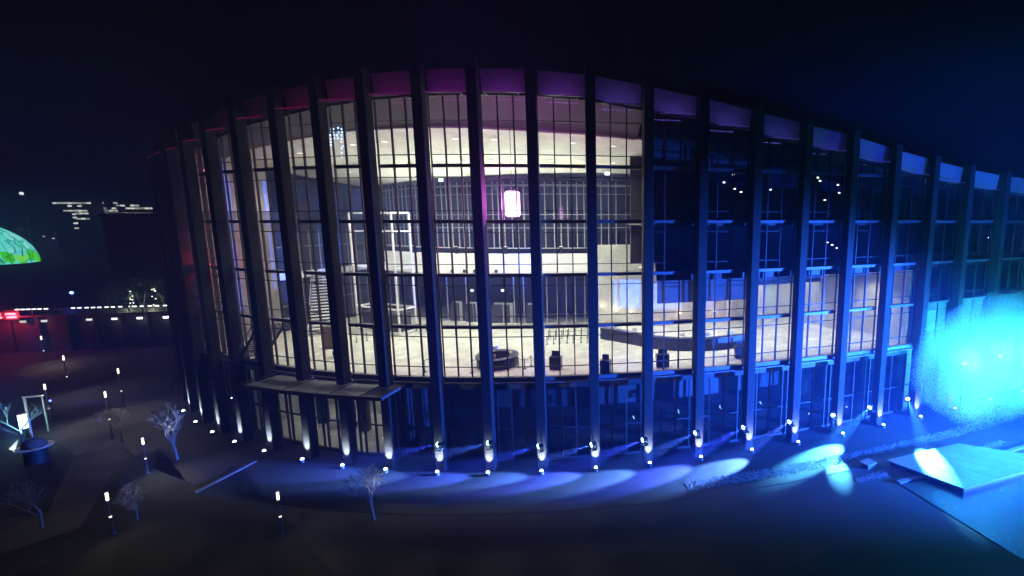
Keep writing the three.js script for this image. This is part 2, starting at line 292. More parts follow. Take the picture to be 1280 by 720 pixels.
// doors and glazing under the balcony
{
  const d = 24.5, u0 = onCurve(430, 380, d).u, u1 = onCurve(744, 380, d).u, yb = heightAt(650, 361, P(-11, d));
  part('inner_glazing', prism(u0, u1, d + .1, d + .12, 8.9, 16.2, 24), M.darkGlass, hall);
  part('inner_transom', prism(u0, u1, d - .1, d + .05, yb - .14, yb + .14, 24), M.frame, hall);
  for (const px of [480, 500, 520, 545, 560, 584, 601, 613, 643, 655, 684, 697, 708, 719, 731, 742]) { const u = onCurve(px, 385, d).u; part('inner_mullion', boxUp(.12, 7.3, .14, 0, 0, 0), M.frame, hall).position.set(...P(u, d, 8.9)); }
  for (const [a, b] of [[567, 578], [586, 598], [618, 641], [660, 672]]) {
    const ua = onCurve(a, 390, d).u, ub = onCurve(b, 390, d).u, door = part('door', prism(ua, ub, d - .06, d, 8.92, 11.9, 3), M.frame, hall), p = P((ua + ub) / 2, d - .1, 10.3);
    const leaf = part('door_leaf', box((ub - ua) * .42, 2.7, .05), M.greyCeil, door); leaf.position.set(p[0] - (ub - ua) * .23, 10.3, p[2] + .02);
    const leaf2 = part('door_leaf', box((ub - ua) * .42, 2.7, .05), M.greyCeil, door); leaf2.position.set(p[0] + (ub - ua) * .23, 10.3, p[2] + .02);
  }
}
// bulkhead and rooms at the far end of the lobby
{
  const ua = onCurve(822, 370, 12).u, ub = onCurve(936, 370, 12).u, yl = heightAt(880, 380, P(6, 12));
  part('bulkhead', prism(ua, ub, 12, 12.3, yl, 17.9, 10), M.greyCeil, hall);
  part('bulkhead', prism(ub, 33, 13, 13.3, 15.2, 17.9, 12), M.greyCeil, hall);
  part('room_divider', crossWall(onCurve(945, 400, 15).u, 13.5, 20, .3, 8.9, 17.9), M.cream, hall);
  part('room_divider', crossWall(onCurve(1030, 400, 12).u, 9, 20, .3, 8.9, 17.9), M.cream, hall);
  for (const [px, w] of [[980, 1.3], [910, .9], [1062, 1.5]]) { const q = onCurve(px, 400, 19.9); const o = part('doorway', [boxUp(w, 3.6, .08, 0, 8.9, 0)], M.white, hall); o.position.set(...P(q.u, 19.8)); o.rotation.y = facing(q.u); }
}
// entrance hall under the canopy
part('entrance_wall', [prism(-45, -25.8, 10, 10.3, 0, 8.3, 12), crossWall(-45, 2, 10, .3, 0, 8.3)], M.cream, hall);
part('entrance_side_wall', crossWall(-25.8, 2, 10, .3, 0, 8.3), M.dark, hall);
part('entrance_floor', prism(-45, -25.8, 1.6, 10, .02, .09, 12), M.floor, hall);
for (let k = 0; k < 7; k++) { const p = P(-30.5 + k * .8, 9.8, 5.2); part('timber_slat', beam([p[0] - .7, 4.2, p[2]], [p[0] + .7, 6.2, p[2]], .25, .3), M.wood, hall); }
for (const px of [352, 404, 437, 455]) { const q = onCurve(px, 520, 6); part('entrance_pillar', boxUp(1.1, 5.4, .6, 0, 0, 0), M.black, hall).position.set(...P(q.u, 4 + (px % 3))); }
// the canopy over the entrance
{
  const uC = onCurve(305, 473, -3.1).u, cp = part('entrance_canopy', prism(uC, -22.4, -3.1, .6, 8.02, 8.22, 16), M.transom, hall);
  for (const u of feet.slice(8, 12)) part('canopy_rib', beam(P(u + .9, -3.15, 8.25), P(u + .9, .55, 8.25), .14, .07), M.steel, cp);
  part('canopy_edge', prism(uC - .05, -22.35, -3.28, -3.12, 7.95, 8.3, 16), M.steel, cp);
  for (let k = 0; k < 9; k++) part('canopy_slat', prism(-24.6 + k * .25, -24.5 + k * .25, -3.05, .5, 8.23, 8.29, 1), M.steel, cp);
}

// ------------------------------------------------------------ lamps of the hall
const WARM = C(1, .985, .82), COOL = C(.72, .86, 1);
function downlight(p, label, k, group, angle = 1.15, to) {
  const t = thing('ceiling_downlight', label, 'lamp', p, 0, group);
  const r = new THREE.TorusGeometry(.34, .05, 6, 20); r.rotateX(Math.PI / 2); part('lamp_ring', r, M.white, t);
  const g = new THREE.CylinderGeometry(.3, .3, .04, 20); part('lamp_glow', g, glow(1, .93, .74, 3), t);
  spot(WARM, k, [p[0], p[1] - .08, p[2]], to ?? [p[0], p[1] - 10, p[2]], angle, 1, 15);
}
for (let i = 0; i < 11; i++) for (const d of [8, 15.5]) {
  const u = -47 + i * 4.55 + (d > 10 ? 1 : 0); if (u > -.5) continue;
  downlight(P(u, d, ceilAt(u, d) - .08), 'round warm downlight set in the cream sloping ceiling', d > 10 ? 500 : 440, 'downlights in the sloping ceiling', 1.15, d > 10 ? P(u, 21, 14) : undefined);
}
for (let i = 0; i < 6; i++) for (const d of [6, 15]) { const u = 3.5 + i * 5.3; downlight(P(u, d, 17.82), 'round warm downlight under the upper floor by the long counter', d < 10 ? 330 : 240, 'downlights over the far lobby'); }
for (let i = 0; i < 3; i++) downlight(P(-41 + i * 6.3, 6, 8.27), 'round warm downlight inside the entrance under the canopy', 70, 'downlights in the entrance');
for (let i = 0; i < 8; i++) {                                        // floods added on the balcony rail to brighten the ceiling
  const u = -40 + i * 5.2, p = P(u, 20.6, 20.25), q = P(u - .5, 12, 31);
  const t = thing('added_ceiling_flood', 'added small black flood lamp on the balcony edge to brighten the ceiling', 'lamp', p, facing(u), 'added floods that brighten the ceiling');
  part('housing', [box(.5, .22, .28, 0, -.12, 0), boxUp(.08, .9, .08, 0, -1.05, .02), beam([0, -.95, 0], [0, -.95, -1], .1, .1)], M.black, t);
  part('lamp_glow', box(.42, .03, .22, 0, .012, 0), glow(1, .93, .74, 2), t);
  spot(WARM, 420, [p[0], p[1] + .08, p[2]], q, 1.15, 1, 15);
}
// added glowing block that imitates a magenta reflection in the glass
{
  const q = onCurve(640, 255, 2.2), y = q.y, t = thing('magenta_reflection_block', 'added glowing magenta block imitating a reflection in the middle of the glass front', 'lamp', [q.p[0], y, q.p[2]], facing(q.u));
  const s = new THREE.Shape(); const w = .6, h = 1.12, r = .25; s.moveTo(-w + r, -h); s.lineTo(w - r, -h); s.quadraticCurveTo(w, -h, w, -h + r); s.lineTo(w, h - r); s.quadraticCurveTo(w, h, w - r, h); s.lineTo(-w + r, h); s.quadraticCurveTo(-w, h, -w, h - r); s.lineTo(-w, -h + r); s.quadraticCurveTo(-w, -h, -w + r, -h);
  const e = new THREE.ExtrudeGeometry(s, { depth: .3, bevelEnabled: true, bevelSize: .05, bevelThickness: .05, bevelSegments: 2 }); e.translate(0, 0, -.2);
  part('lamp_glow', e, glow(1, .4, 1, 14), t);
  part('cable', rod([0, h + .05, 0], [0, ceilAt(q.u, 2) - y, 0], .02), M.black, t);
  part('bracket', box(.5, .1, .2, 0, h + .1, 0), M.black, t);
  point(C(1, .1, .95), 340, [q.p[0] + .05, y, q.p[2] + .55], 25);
}
// coloured light bars along the eaves: red, magenta, violet, blue
for (let i = 3; i + 1 < feet.length; i++) {
  const u = (feet[i] + feet[i + 1]) / 2, hues = table([[-60, 0], [-30, 1], [-14, 2], [-2, 3], [12, 4]])(u), stops = [[.9, .02, .08], [.9, .02, .32], [.55, .04, .85], [.28, .12, 1], [.16, .14, 1]];
  const k = Math.min(3, Math.floor(hues)), t0 = hues - k, col = C(...[0, 1, 2].map((j) => stops[k][j] * (1 - t0) + stops[k + 1][j] * t0));
  const y = topOf(u) - .15, p = P(u, -.75, y), t = thing('eaves_light_bar', 'slim coloured light bar between column heads below the eaves', 'lamp', p, facing(u), 'light bars along the eaves');
  part('housing', [box(3.2, .09, .14, 0, -.06, 0), box(.06, .06, 1.3, -1.4, -.1, -.6), box(.06, .06, 1.3, 1.4, -.1, -.6)], M.black, t);
  part('lamp_glow', box(3.1, .03, .08, 0, .005, 0), glow(col.r, col.g, col.b, .5), t);
  const l = new THREE.RectAreaLight(col, table([[-60, .4], [-36, 1.4], [-24, 7], [-10, 17], [5, 19], [20, 11], [40, 2]])(u), 3, .1); l.position.set(p[0], p[1] + .06, p[2]);
  const q = P(u, .35, y + 1.5); l.lookAt(...q); scene.add(l);
}
// added glowing strings imitating a tower reflection, and two red lamps behind the glass
{
  const t = thing('reflection_strings', 'added strings of tiny blue white glows imitating a reflection in the upper glass', 'imitated reflection');
  for (const [x, n] of [[413, 8], [417, 9], [422, 6], [427, 11]]) for (let k = 0; k < n; k++) { const q = onCurve(x + rr(-.8, .8), 152 + k * 4.3 + rr(-1, 1), 4); part('glow_dot', box(.12, .16, .06), glow(.4, .62, 1, 2.6), t).position.set(q.p[0], q.y, q.p[2]); }
  const c = onCurve(420, 150, 4); part('added_hanger', rod([c.p[0] - .9, c.y + .3, c.p[2]], [c.p[0] + .9, c.y + .3, c.p[2]], .03), M.steel, t); part('added_hanger', rod([c.p[0], c.y + .3, c.p[2]], [c.p[0], ceilAt(c.u, 3), c.p[2]], .02), M.steel, t);
  for (const [x, y, k, lab] of [[266, 325, 60, 'small red lamp inside the glass at the hall end'], [254, 213, 8, 'small red strip lamp high inside the glass at the hall end']]) { const q = onCurve(x, y, 1.6), o = thing('red_lamp', lab, 'lamp', [q.p[0], q.y, q.p[2]], facing(q.u)); part('lamp_glow', k > 50 ? new THREE.SphereGeometry(.14, 10, 8) : box(.7, .08, .08), glow(1, .12, .1, 8), o); part('bracket', box(.1, .3, .1, 0, .25, 0), M.steel, o); point(C(1, .02, .03), k, [q.p[0] - .2, q.y - .3, q.p[2] + .2], 8); }
}
// uplights at the feet of the columns
const footU = feet.slice(4, 26);
footU.forEach((u, i) => {
  const p = P(u, -1.25, .05), t = thing('column_uplight', 'short cold white uplight in the ground at a column foot', 'lamp', p, facing(u), 'uplights at the column feet');
  part('housing', [new THREE.CylinderGeometry(.2, .24, .3, 14).translate(0, .12, 0), new THREE.TorusGeometry(.2, .03, 6, 14).rotateX(Math.PI / 2).translate(0, .27, 0)], M.steel, t);
  part('lamp_glow', new THREE.SphereGeometry(.15, 12, 8).translate(0, .27, 0), glow(.75, .88, 1, 14), t);
  spot(COOL, 330, [p[0], .52, p[2]], P(u, -.6, 1.7), .4, .9, 3);
});
// moving heads that throw blue beams along the front
const heads = [[550, 555, -1, .8], [613, 553, -1, .8], [676, 557, -1, 1.4], [742, 555, -1, 1.1], [806, 549, -1, 2.2], [871, 540, -1, 1.6], [931, 533, -1, 2.4], [988, 526, -1, 2.2], [1041, 517, -1, .8], [1088, 508, -1, 2.5], [1134, 497, -1, 3.4]];
heads.forEach(([px, py, s, k], i) => {
  const q = onCurve(px, py, -1.15), p = q.p; p[1] = q.y;
  const t = thing('moving_head_lamp', 'black moving head lamp throwing a blue beam beside a column', 'lamp', p, facing(q.u), 'moving heads along the front');
  part('bracket', [box(.5, .08, .5, 0, -.42, .25), box(.08, .5, .16, -.24, -.2, 0), box(.08, .5, .16, .24, -.2, 0), box(.1, .1, .8, 0, -.42, -.3)], M.black, t);
  const aim = i === 10 ? onPlane(1160, 567, .5) : i === 8 ? P(q.u - 5, -8.5, -1) : P(q.u - 6, -1.6 - .25 * Math.max(0, i - 3), q.y - 1.5 - .06 * i), dir = new THREE.Vector3(...aim).sub(new THREE.Vector3(...p)).normalize();
  const g = new THREE.CylinderGeometry(.19, .16, .46, 16); g.rotateX(Math.PI / 2); const hd = part('lamp_head', g, M.black, t);
  const w = new THREE.Quaternion().setFromUnitVectors(new THREE.Vector3(0, 0, 1), dir), inv = new THREE.Quaternion().setFromEuler(new THREE.Euler(0, -facing(q.u), 0)); hd.quaternion.copy(inv.clone().multiply(w));
  const lens = part('lamp_lens', new THREE.SphereGeometry(.21, 14, 10).scale(1, 1, .5).translate(0, 0, .24), glow(.35, .75, 1, 22), hd);
  const col = i > 7 ? C(.1, .55, 1) : i % 2 ? C(.12, .3, 1) : C(.07, .14, 1);
  spot(col, 14000 * k, p.map((v, j) => v + dir.getComponent(j) * .42), aim, i === 10 ? .15 : .17, .5, 3);
});
// unseen truss tower added for its light: cyan facade spot, blue wash, blue sky head
{
  const p = [60, 9.6, -30];
  const t = thing('added_light_tower', 'added unseen truss tower carrying cyan and blue wash lights over the plaza', 'light tower', [p[0], 0, p[2]]);
  for (const [x, z] of [[-.25, -.25], [.25, -.25], [.25, .25], [-.25, .25]]) part('truss_chord', rod([x, 0, z], [x, 12.6, z], .03), M.steel, t);
  const br = []; for (let y = 0; y < 12.4; y += .5) { const f = (y * 2) % 2 ? 1 : -1; br.push(rod([-.25 * f, y, -.25], [.25 * f, y + .5, -.25], .014, .014, 5), rod([-.25 * f, y, .25], [.25 * f, y + .5, .25], .014, .014, 5), rod([.25, y, -.25 * f], [.25, y + .5, .25 * f], .014, .014, 5), rod([-.25, y, -.25 * f], [-.25, y + .5, .25 * f], .014, .014, 5)); }
  part('truss_bracing', br, M.steel, t); part('base_plate', boxUp(1.2, .06, 1.2, 0, 0, 0), M.steel, t);
  for (const [py, col, k, to, ang, pen] of [[9.6, C(.05, .7, 1), 24000, [42, 7.6, -58], .26, .3], [5.2, C(.02, .12, 1), 270000, [25, 4.4, -48], .5, 1], [12.2, C(.012, .05, 1), 11000, [34, 36, -62], .5, 1]]) {
    const f = new THREE.Vector3(to[0] - p[0], to[1] - py, to[2] - p[2]).normalize(), ry = Math.atan2(f.x, f.z);
    const hd = part('lamp_head', [box(.8, .7, .3, 0, 0, 0), box(.06, .5, .3, -.44, -.2, 0), box(.06, .5, .3, .44, -.2, 0)], M.black, t); hd.position.set(0, py, 0); hd.rotation.y = ry;
    part('lamp_glow', box(.7, .6, .02, 0, 0, .165), glow(col.r, col.g, col.b, 20), hd);
    spot(col, k, [p[0] + f.x * .6, py + f.y * .6, p[2] + f.z * .6], to, ang, pen, 8);
  }
}

// added particle puff imitating a cyan glare, with added flood lamps inside
{
  const q = onCurve(1250, 446, -5.5), p = [q.p[0], q.y, q.p[2]], n = 640000, ry = facing(q.u);
  const st = new THREE.InstancedMesh(new THREE.OctahedronGeometry(1, 0), new THREE.MeshPhysicalMaterial({ color: C(.8, .8, .8), roughness: 1, transmission: .5, thickness: 0, side: THREE.DoubleSide }), n), m = new THREE.Matrix4();
  seed = 2024;
  for (let i = 0; i < n;) {
    const x = rr(-1, 1), y = rr(-1, 1), z = rr(-1, 1), r = Math.hypot(x, y, z), w = .5 + .5 * Math.sin(5 * x + 3 * y + 1) * Math.sin(4 * y - 5 * z) + .25 * Math.sin(11 * x - 7 * y + 6 * z);
    if (r > 1 + .1 * (w - .5) || rnd() > (1 - r ** 6 * .85) * (.5 + .5 * w)) continue;
    const X = x * 14, Y = y * 7.8, Zz = z * 4.6, s = rr(.009, .02);
    m.compose(new THREE.Vector3(p[0] + X * Math.cos(ry) + Zz * Math.sin(ry), p[1] + Y, p[2] - X * Math.sin(ry) + Zz * Math.cos(ry)), new THREE.Quaternion().setFromEuler(new THREE.Euler(rnd() * 6, rnd() * 6, 0)), new THREE.Vector3(s, s, s)); st.setMatrixAt(i++, m);
  }
  st.name = 'glare_puff'; st.castShadow = st.receiveShadow = true; st.userData = { kind: 'stuff', label: 'added puff of particles imitating a cyan glare near the far end of the front', category: 'smoke' }; scene.add(st);
  for (const dx of [-6.5, 0, 6.5]) {
  const fx = p[0] + dx * Math.cos(ry), fz = p[2] - dx * Math.sin(ry), f = thing('added_cyan_flood', 'added cyan flood lamp on a slim stand inside the glare puff', 'lamp', [fx, 0, fz], .3, 'added floods inside the glare puff');
  part('stand', [rod([0, 0, 0], [0, p[1] - .4, 0], .05), boxUp(.9, .05, .9, 0, 0, 0)], M.steel, f); part('housing', box(.36, .36, .3, 0, p[1] - .25, -.24), M.black, f); part('lamp_glow', new THREE.SphereGeometry(.2, 14, 10).translate(0, p[1], 0), glow(.4, .95, 1, 8), f); point(C(.04, .78, 1), 1250, [fx, p[1], fz], 10);
  }
}

// ------------------------------------------------------------ things in the lobby
const FL = 8.9;
const lob = (px, py) => onPlane(px, py, FL);
{
  const p = lob(622, 456), t = thing('round_counter', 'round dark reception counter in the middle of the lobby floor', 'counter', p);
  part('counter_wall', new THREE.LatheGeometry([[1.55, 0], [2, 0], [2.05, .1], [2.05, 1.02], [1.55, 1.02], [1.55, 0]].map(([x, y]) => new THREE.Vector2(x, y)), 40), M.black, t);
  part('counter_top', new THREE.LatheGeometry([[1.5, 1.03], [2.16, 1.03], [2.18, 1.06], [2.16, 1.1], [1.5, 1.1], [1.5, 1.03]].map(([x, y]) => new THREE.Vector2(x, y)), 40), M.steel, t);
  for (const a of [.3, 1.5, 2.8, 4.3]) part('desk_screen', [box(.5, .34, .04, 1.62 * Math.cos(a), 1.42, 1.62 * Math.sin(a), -a + Math.PI / 2), boxUp(.06, .2, .06, 1.62 * Math.cos(a), 1.1, 1.62 * Math.sin(a))], M.white, t);
}
// queue posts with belts
function stanchion(p, label, group) {
  const t = thing('queue_post', label, 'queue post', p, 0, group);
  part('post', new THREE.CylinderGeometry(.045, .045, 1, 10).translate(0, .5, 0), M.black, t);
  part('base', new THREE.LatheGeometry([[0, 0], [.2, 0], [.19, .025], [.06, .06], [0, .06]].map(([x, y]) => new THREE.Vector2(x, y)), 16), M.black, t);
  part('belt_cap', new THREE.CylinderGeometry(.06, .06, .1, 10).translate(0, 1.02, 0), M.steel, t);
  return t;
}
const belt = (a, b, label) => { const A = [a[0], a[1] + .96, a[2]], B = [b[0], b[1] + .96, b[2]], mid = A.map((v, i) => (v + B[i]) / 2 - (i === 1 ? .09 : 0)); single('queue_belt', [beam(A, mid, .012, .05), beam(mid, B, .012, .05)], M.black, label, 'belt', [0, 0, 0], 0, 'belts between the queue posts'); };
const qrows = [[684, 430, 734, 428, 7], [686, 424, 735, 422, 7], [688, 419, 735, 417, 7]];
for (const [x0, y0, x1, y1, n] of qrows) { let last; for (let k = 0; k < n; k++) { const p = lob(x0 + (x1 - x0) * k / (n - 1) + rr(-.8, .8), y0 + (y1 - y0) * k / (n - 1) + rr(-.5, .5)); stanchion(p, 'black belt post standing in the queue lanes on the lobby floor', 'queue posts in lanes'); if (last) belt(last, p, 'black belt strung between queue posts in the lanes'); last = p; } }
for (const list of [[[648, 459], [656, 461], [664, 457], [670, 461]], [[446, 428], [459, 426]], [[507, 416], [521, 414], [533, 414]]]) { let last; for (const [x, y] of list) { const p = lob(x, y); stanchion(p, list.length > 3 ? 'black belt post beside the round counter' : list.length > 2 ? 'black belt post near the lift tower' : 'black belt post near the entrance stair', 'loose queue posts'); if (last) belt(last, p, list.length > 3 ? 'black belt strung beside the round counter' : list.length > 2 ? 'black belt strung near the lift tower' : 'black belt strung near the entrance stair'); last = p; } }
for (const [x, y, s] of [[531, 465, 1], [590, 466, 1]]) {
  const t = thing('hand_rail', s && x < 550 ? 'short black handrail on the lobby floor beside open space' : 'short black handrail on the lobby floor beside the round counter', 'handrail', lob(x, y));
  part('post', rod([0, 0, 0], [0, 1.15, 0], .04), M.black, t); part('rail', rod([0, 1.15, 0], [1.3, 1.6, -1.4], .035), M.black, t); part('post', rod([1.3, 0, -1.4], [1.3, 1.6, -1.4], .04), M.black, t); part('foot', new THREE.CylinderGeometry(.22, .24, .05, 14).translate(0, .025, 0), M.black, t);
}
// black ticket machines
for (const [x, y, w, lab] of [[695, 461, 1.15, 'black ticket machine standing behind the queue lanes'], [757, 466, .95, 'tall black ticket machine next to the drum wall'], [828, 458, 1.3, 'wide black ticket machine before the long counter'], [925, 447, 1.2, 'black ticket machine at the far end of the long counter'], [478, 459, .8, 'narrow black ticket machine at the column near the entrance']]) {
  const p = lob(x, y), t = thing('ticket_machine', lab, 'machine', p, rr(-.3, .3));
  part('cabinet', [boxUp(w, 1.25, .8, 0, .06, 0), boxUp(w * .92, .06, .7, 0, 0, 0)], M.black, t);
  part('screen_hood', [box(w * .7, .5, .08, 0, 1.6, -.1), box(.12, .2, .1, 0, 1.35, -.1)], M.steel, t);
}
// the long dark counter
{
  const pts = [[752, 423], [790, 430], [830, 437], [880, 438], [938, 432]].map(([x, y]) => lob(x, y)), curve = new THREE.CatmullRomCurve3(pts.map((p) => new THREE.Vector3(...p))), t = thing('long_counter', 'long curved dark counter running along the far side of the lobby', 'counter');
  const front = [], topp = []; const q = curve.getPoints(26); for (let i = 0; i < 26; i++) { const a = q[i], b = q[i + 1]; front.push(beam([a.x, FL + .72, a.z], [b.x, FL + .72, b.z], .5, 1.44)); topp.push(beam([a.x, FL + 1.47, a.z + .05], [b.x, FL + 1.47, b.z + .05], .85, .06)); }
  part('counter_front', front, M.dark, t); part('counter_top', topp, M.black, t);
  for (const k of [3, 7, 11, 16, 20, 23]) { const a = q[k]; part('desk_screen', [box(.55, .38, .05, a.x, FL + 1.85, a.z - .1), box(.06, .2, .06, a.x, FL + 1.58, a.z - .1)], M.white, t); }
}
for (const [x, y, lab] of [[770, 388, 'small warm wall lamp low on the drum wall by the counter'], [752, 383, 'small warm wall lamp beside the inner doors'], [788, 389, 'small warm wall lamp in the middle of the drum wall'], [850, 391, 'small warm wall lamp on the rosy wall'], [893, 389, 'small warm wall lamp on the rosy wall near the doorway']]) {
  const q = onCurve(x, y, x < 800 ? 21 : 19.8), t = thing('wall_lamp', lab, 'lamp', [q.p[0], q.y, q.p[2]], facing(q.u));
  part('bracket', box(.3, .12, .2, 0, -.12, 0), M.steel, t); part('lamp_glow', new THREE.SphereGeometry(.17, 12, 8), glow(1, .85, .6, 6), t); const w = P(q.u, (x < 800 ? 21 : 19.8) - .3); point(C(1, .8, .55), 3, [w[0], q.y, w[2]], 8);
}
for (const [x, y] of [[590, 363], [628, 363]]) { const q = onCurve(x, y, 24.2); single('door_sign', [box(.42, .3, .08)], glow(.9, 1, .95, 2.4), x < 600 ? 'small white lit sign box over the narrow inner doors' : 'small white lit sign box over the wide inner doors', 'sign', [q.p[0], q.y, q.p[2]], facing(q.u)); }
for (const [x, y] of [[551, 225], [759, 217]]) { const q = onCurve(x, y, 19); single('hanging_screen', [box(.62, .38, .1)], glow(.75, .88, 1, 3), x < 600 ? 'small bright screen hung below the ceiling near the lift tower' : 'small bright screen hung below the ceiling above the drum wall', 'screen', [q.p[0], q.y, q.p[2]], facing(q.u)); }
{ const q = onCurve(332, 258, 10); single('bright_panel', [box(1.3, .95, .08)], glow(.85, .92, 1, 1.6), 'bright white lit panel on the cream wall near the hall end', 'panel', [q.p[0], q.y, q.p[2]], facing(q.u)); }
// glass lift with white frame
{
  const a = onCurve(452, 400, 15), b = onCurve(494, 400, 15), t = thing('lift_tower', 'glass lift tower with white steel frame rising from the lobby floor', 'lift', P((a.u + b.u) / 2, 15, FL), facing((a.u + b.u) / 2)), w = (b.u - a.u) / 2 * 1.02, H = heightAt(470, 266, P((a.u + b.u) / 2, 15)) - FL;
  for (const [x, z] of [[-w, 0], [w, 0], [w, -2.6], [-w, -2.6], [w * .25, 0]]) part('post', boxUp(.2, H, .2, x, 0, z), M.white, t);
  for (const y of [.15, 3.3, H * .55, H - 2.4, H]) part('ring_beam', [box(w * 2, .2, .18, 0, y, 0), box(w * 2, .2, .18, 0, y, -2.6), box(.18, .2, 2.6, -w, y, -1.3), box(.18, .2, 2.6, w, y, -1.3)], M.white, t);
  for (const s of [-1, 1]) part('glass_side', box(.03, H - .3, 2.3, s * w, H / 2, -1.3), M.glass, t);
  part('lift_car', [boxUp(w * 1.7, 2.4, 2.1, 0, .2, -1.3)], M.dark, t);
}
// open stair of pale treads
function stair(name, label, p, turn, n, rise, run, width, treadM) {
  const t = thing(name, label, 'stair', p, turn);
  for (let k = 0; k < n; k++) part('tread', box(width, .09, run * 1.05, 0, (k + 1) * rise, -k * run), treadM, t);
  for (const s of [-1, 1]) { part('stringer', beam([s * width / 2, .05, run], [s * width / 2, n * rise, -n * run + run], .08, .35), M.dark, t); part('handrail', beam([s * width / 2, 1, run], [s * width / 2, n * rise + 1, -n * run + run], .06, .06), M.frame, t); for (let k = 0; k < n; k += 4) part('baluster', rod([s * width / 2, (k + 1) * rise, -k * run], [s * width / 2, (k + 1) * rise + 1, -k * run], .02, .02, 6), M.frame, t); }
  return t;
}
stair('open_stair', 'open stair with pale treads climbing behind the glass near the lift', lob(402, 418), .5, 20, .36, .42, 2.6, M.white);
{ const t = stair('dark_stair', 'dark enclosed stair block against the cream hall end wall', lob(318, 448), -2.1, 14, .3, .38, 2.4, M.dark); t.userData.label = 'dark stair with slim rails beside the cream hall end wall'; }
// potted plant and brown panel by the entrance stair
{
  const t = thing('potted_plant', 'tall green potted plant beside a brown panel in the lobby', 'plant', lob(421, 446));
  part('pot', new THREE.LatheGeometry([[0, 0], [.3, 0], [.4, .6], [.34, .6], [.32, .5], [0, .5]].map(([x, y]) => new THREE.Vector2(x, y)), 16), M.dark, t); part('stem', rod([0, .5, 0], [.05, 1.9, 0], .04, .02), M.bark, t);
  const lv = []; for (let k = 0; k < 90; k++) { const a = rnd() * 6.28, h = rr(.9, 2.6), r = rr(.1, .75) * (1 - Math.abs(h - 1.7) * .5), g = tri([[0, 0, 0], [.09, .16, .03], [0, .42, 0], [0, 0, 0], [0, .42, 0], [-.09, .16, .03]]); g.rotateX(rr(-1.2, 1.2)); g.rotateY(a); g.translate(Math.cos(a) * r, h, Math.sin(a) * r); lv.push(g); }
  part('foliage', lv, M.leaf, t);
  const b = thing('brown_panel', 'tall brown timber panel standing behind the potted plant', 'panel', lob(410, 436), .2); part('board', boxUp(1.1, 2.5, .12, 0, .08, 0), M.wood, b); part('foot', boxUp(1.2, .08, .5, 0, 0, 0), M.black, b);
}
// added small glows that imitate city lights reflected in the glass
[[905, 228], [918, 236], [926, 240], [1022, 222], [1034, 303], [1040, 306], [1046, 310], [963, 237], [1047, 231], [1049, 241], [1031, 250], [1025, 226], [916, 218], [1236, 297], [1258, 256], [1127, 345], [1135, 346], [1084, 328]].forEach(([x, y]) => {
  const q = onCurve(x, y, 4.2 + (x % 5)); const t = thing('reflection_dot', 'added tiny white glow imitating a city light reflected in the glass', 'lamp', [q.p[0], q.y, q.p[2]], 0, 'added glows imitating reflected city lights'); part('lamp_glow', new THREE.CylinderGeometry(.1, .13, .1, 10), glow(.8, .9, 1, 5), t); part('cap', new THREE.CylinderGeometry(.05, .1, .08, 10).translate(0, .09, 0), M.steel, t);
});

// ------------------------------------------------------------ on the plaza: slab, block
{
  const c = [[1108, 575], [1198, 554], [1330, 575], [1205, 611]].map(([x, y]) => onPlane(x, y, .5)); const s = new THREE.Shape(c.map((p) => new THREE.Vector2(p[0], -p[2])));
  const t = thing('stone_platform', 'broad low pale stone platform standing in the pool', 'platform'); const bil = (a, b) => [0, 2].map((k) => c[0][k] * (1 - a) * (1 - b) + c[1][k] * a * (1 - b) + c[2][k] * a * b + c[3][k] * (1 - a) * b), nA = 6, nB = 9;
  for (let i = 0; i < nA; i++) for (let j = 0; j < nB; j++) { const g = .006, q = [[i + g * 2, j + g], [i + 1 - g * 2, j + g], [i + 1 - g * 2, j + 1 - g], [i + g * 2, j + 1 - g]].map(([a, b]) => bil(a / nA, b / nB)), dy = rr(-.004, .004), e = new THREE.ExtrudeGeometry(new THREE.Shape(q.map(([x, z]) => new THREE.Vector2(x, -z))), { depth: .12, bevelEnabled: false }); e.rotateX(-Math.PI / 2); e.translate(0, .38 + dy, 0); part('paving_slab', e, M.slab, t); }
  const cx = c.reduce((a, p) => a + p[0] / 4, 0), cz = c.reduce((a, p) => a + p[2] / 4, 0), s2 = new THREE.Shape(c.map((p) => new THREE.Vector2(cx + (p[0] - cx) * .95, -(cz + (p[2] - cz) * .95)))), e2 = new THREE.ExtrudeGeometry(s2, { depth: .4, bevelEnabled: false }); e2.rotateX(-Math.PI / 2); e2.translate(0, -.03, 0); part('plinth', e2, M.dark, t);
}
{ const p = onPlane(1085, 583), t = thing('stone_block', 'small pale stone block lit from above beside the platform', 'block', p, .5); part('body', boxUp(1.1, .38, .8, 0, 0, 0), M.dark, t); part('cap', boxUp(1.3, .1, .95, 0, .38, 0), M.slab, t); }

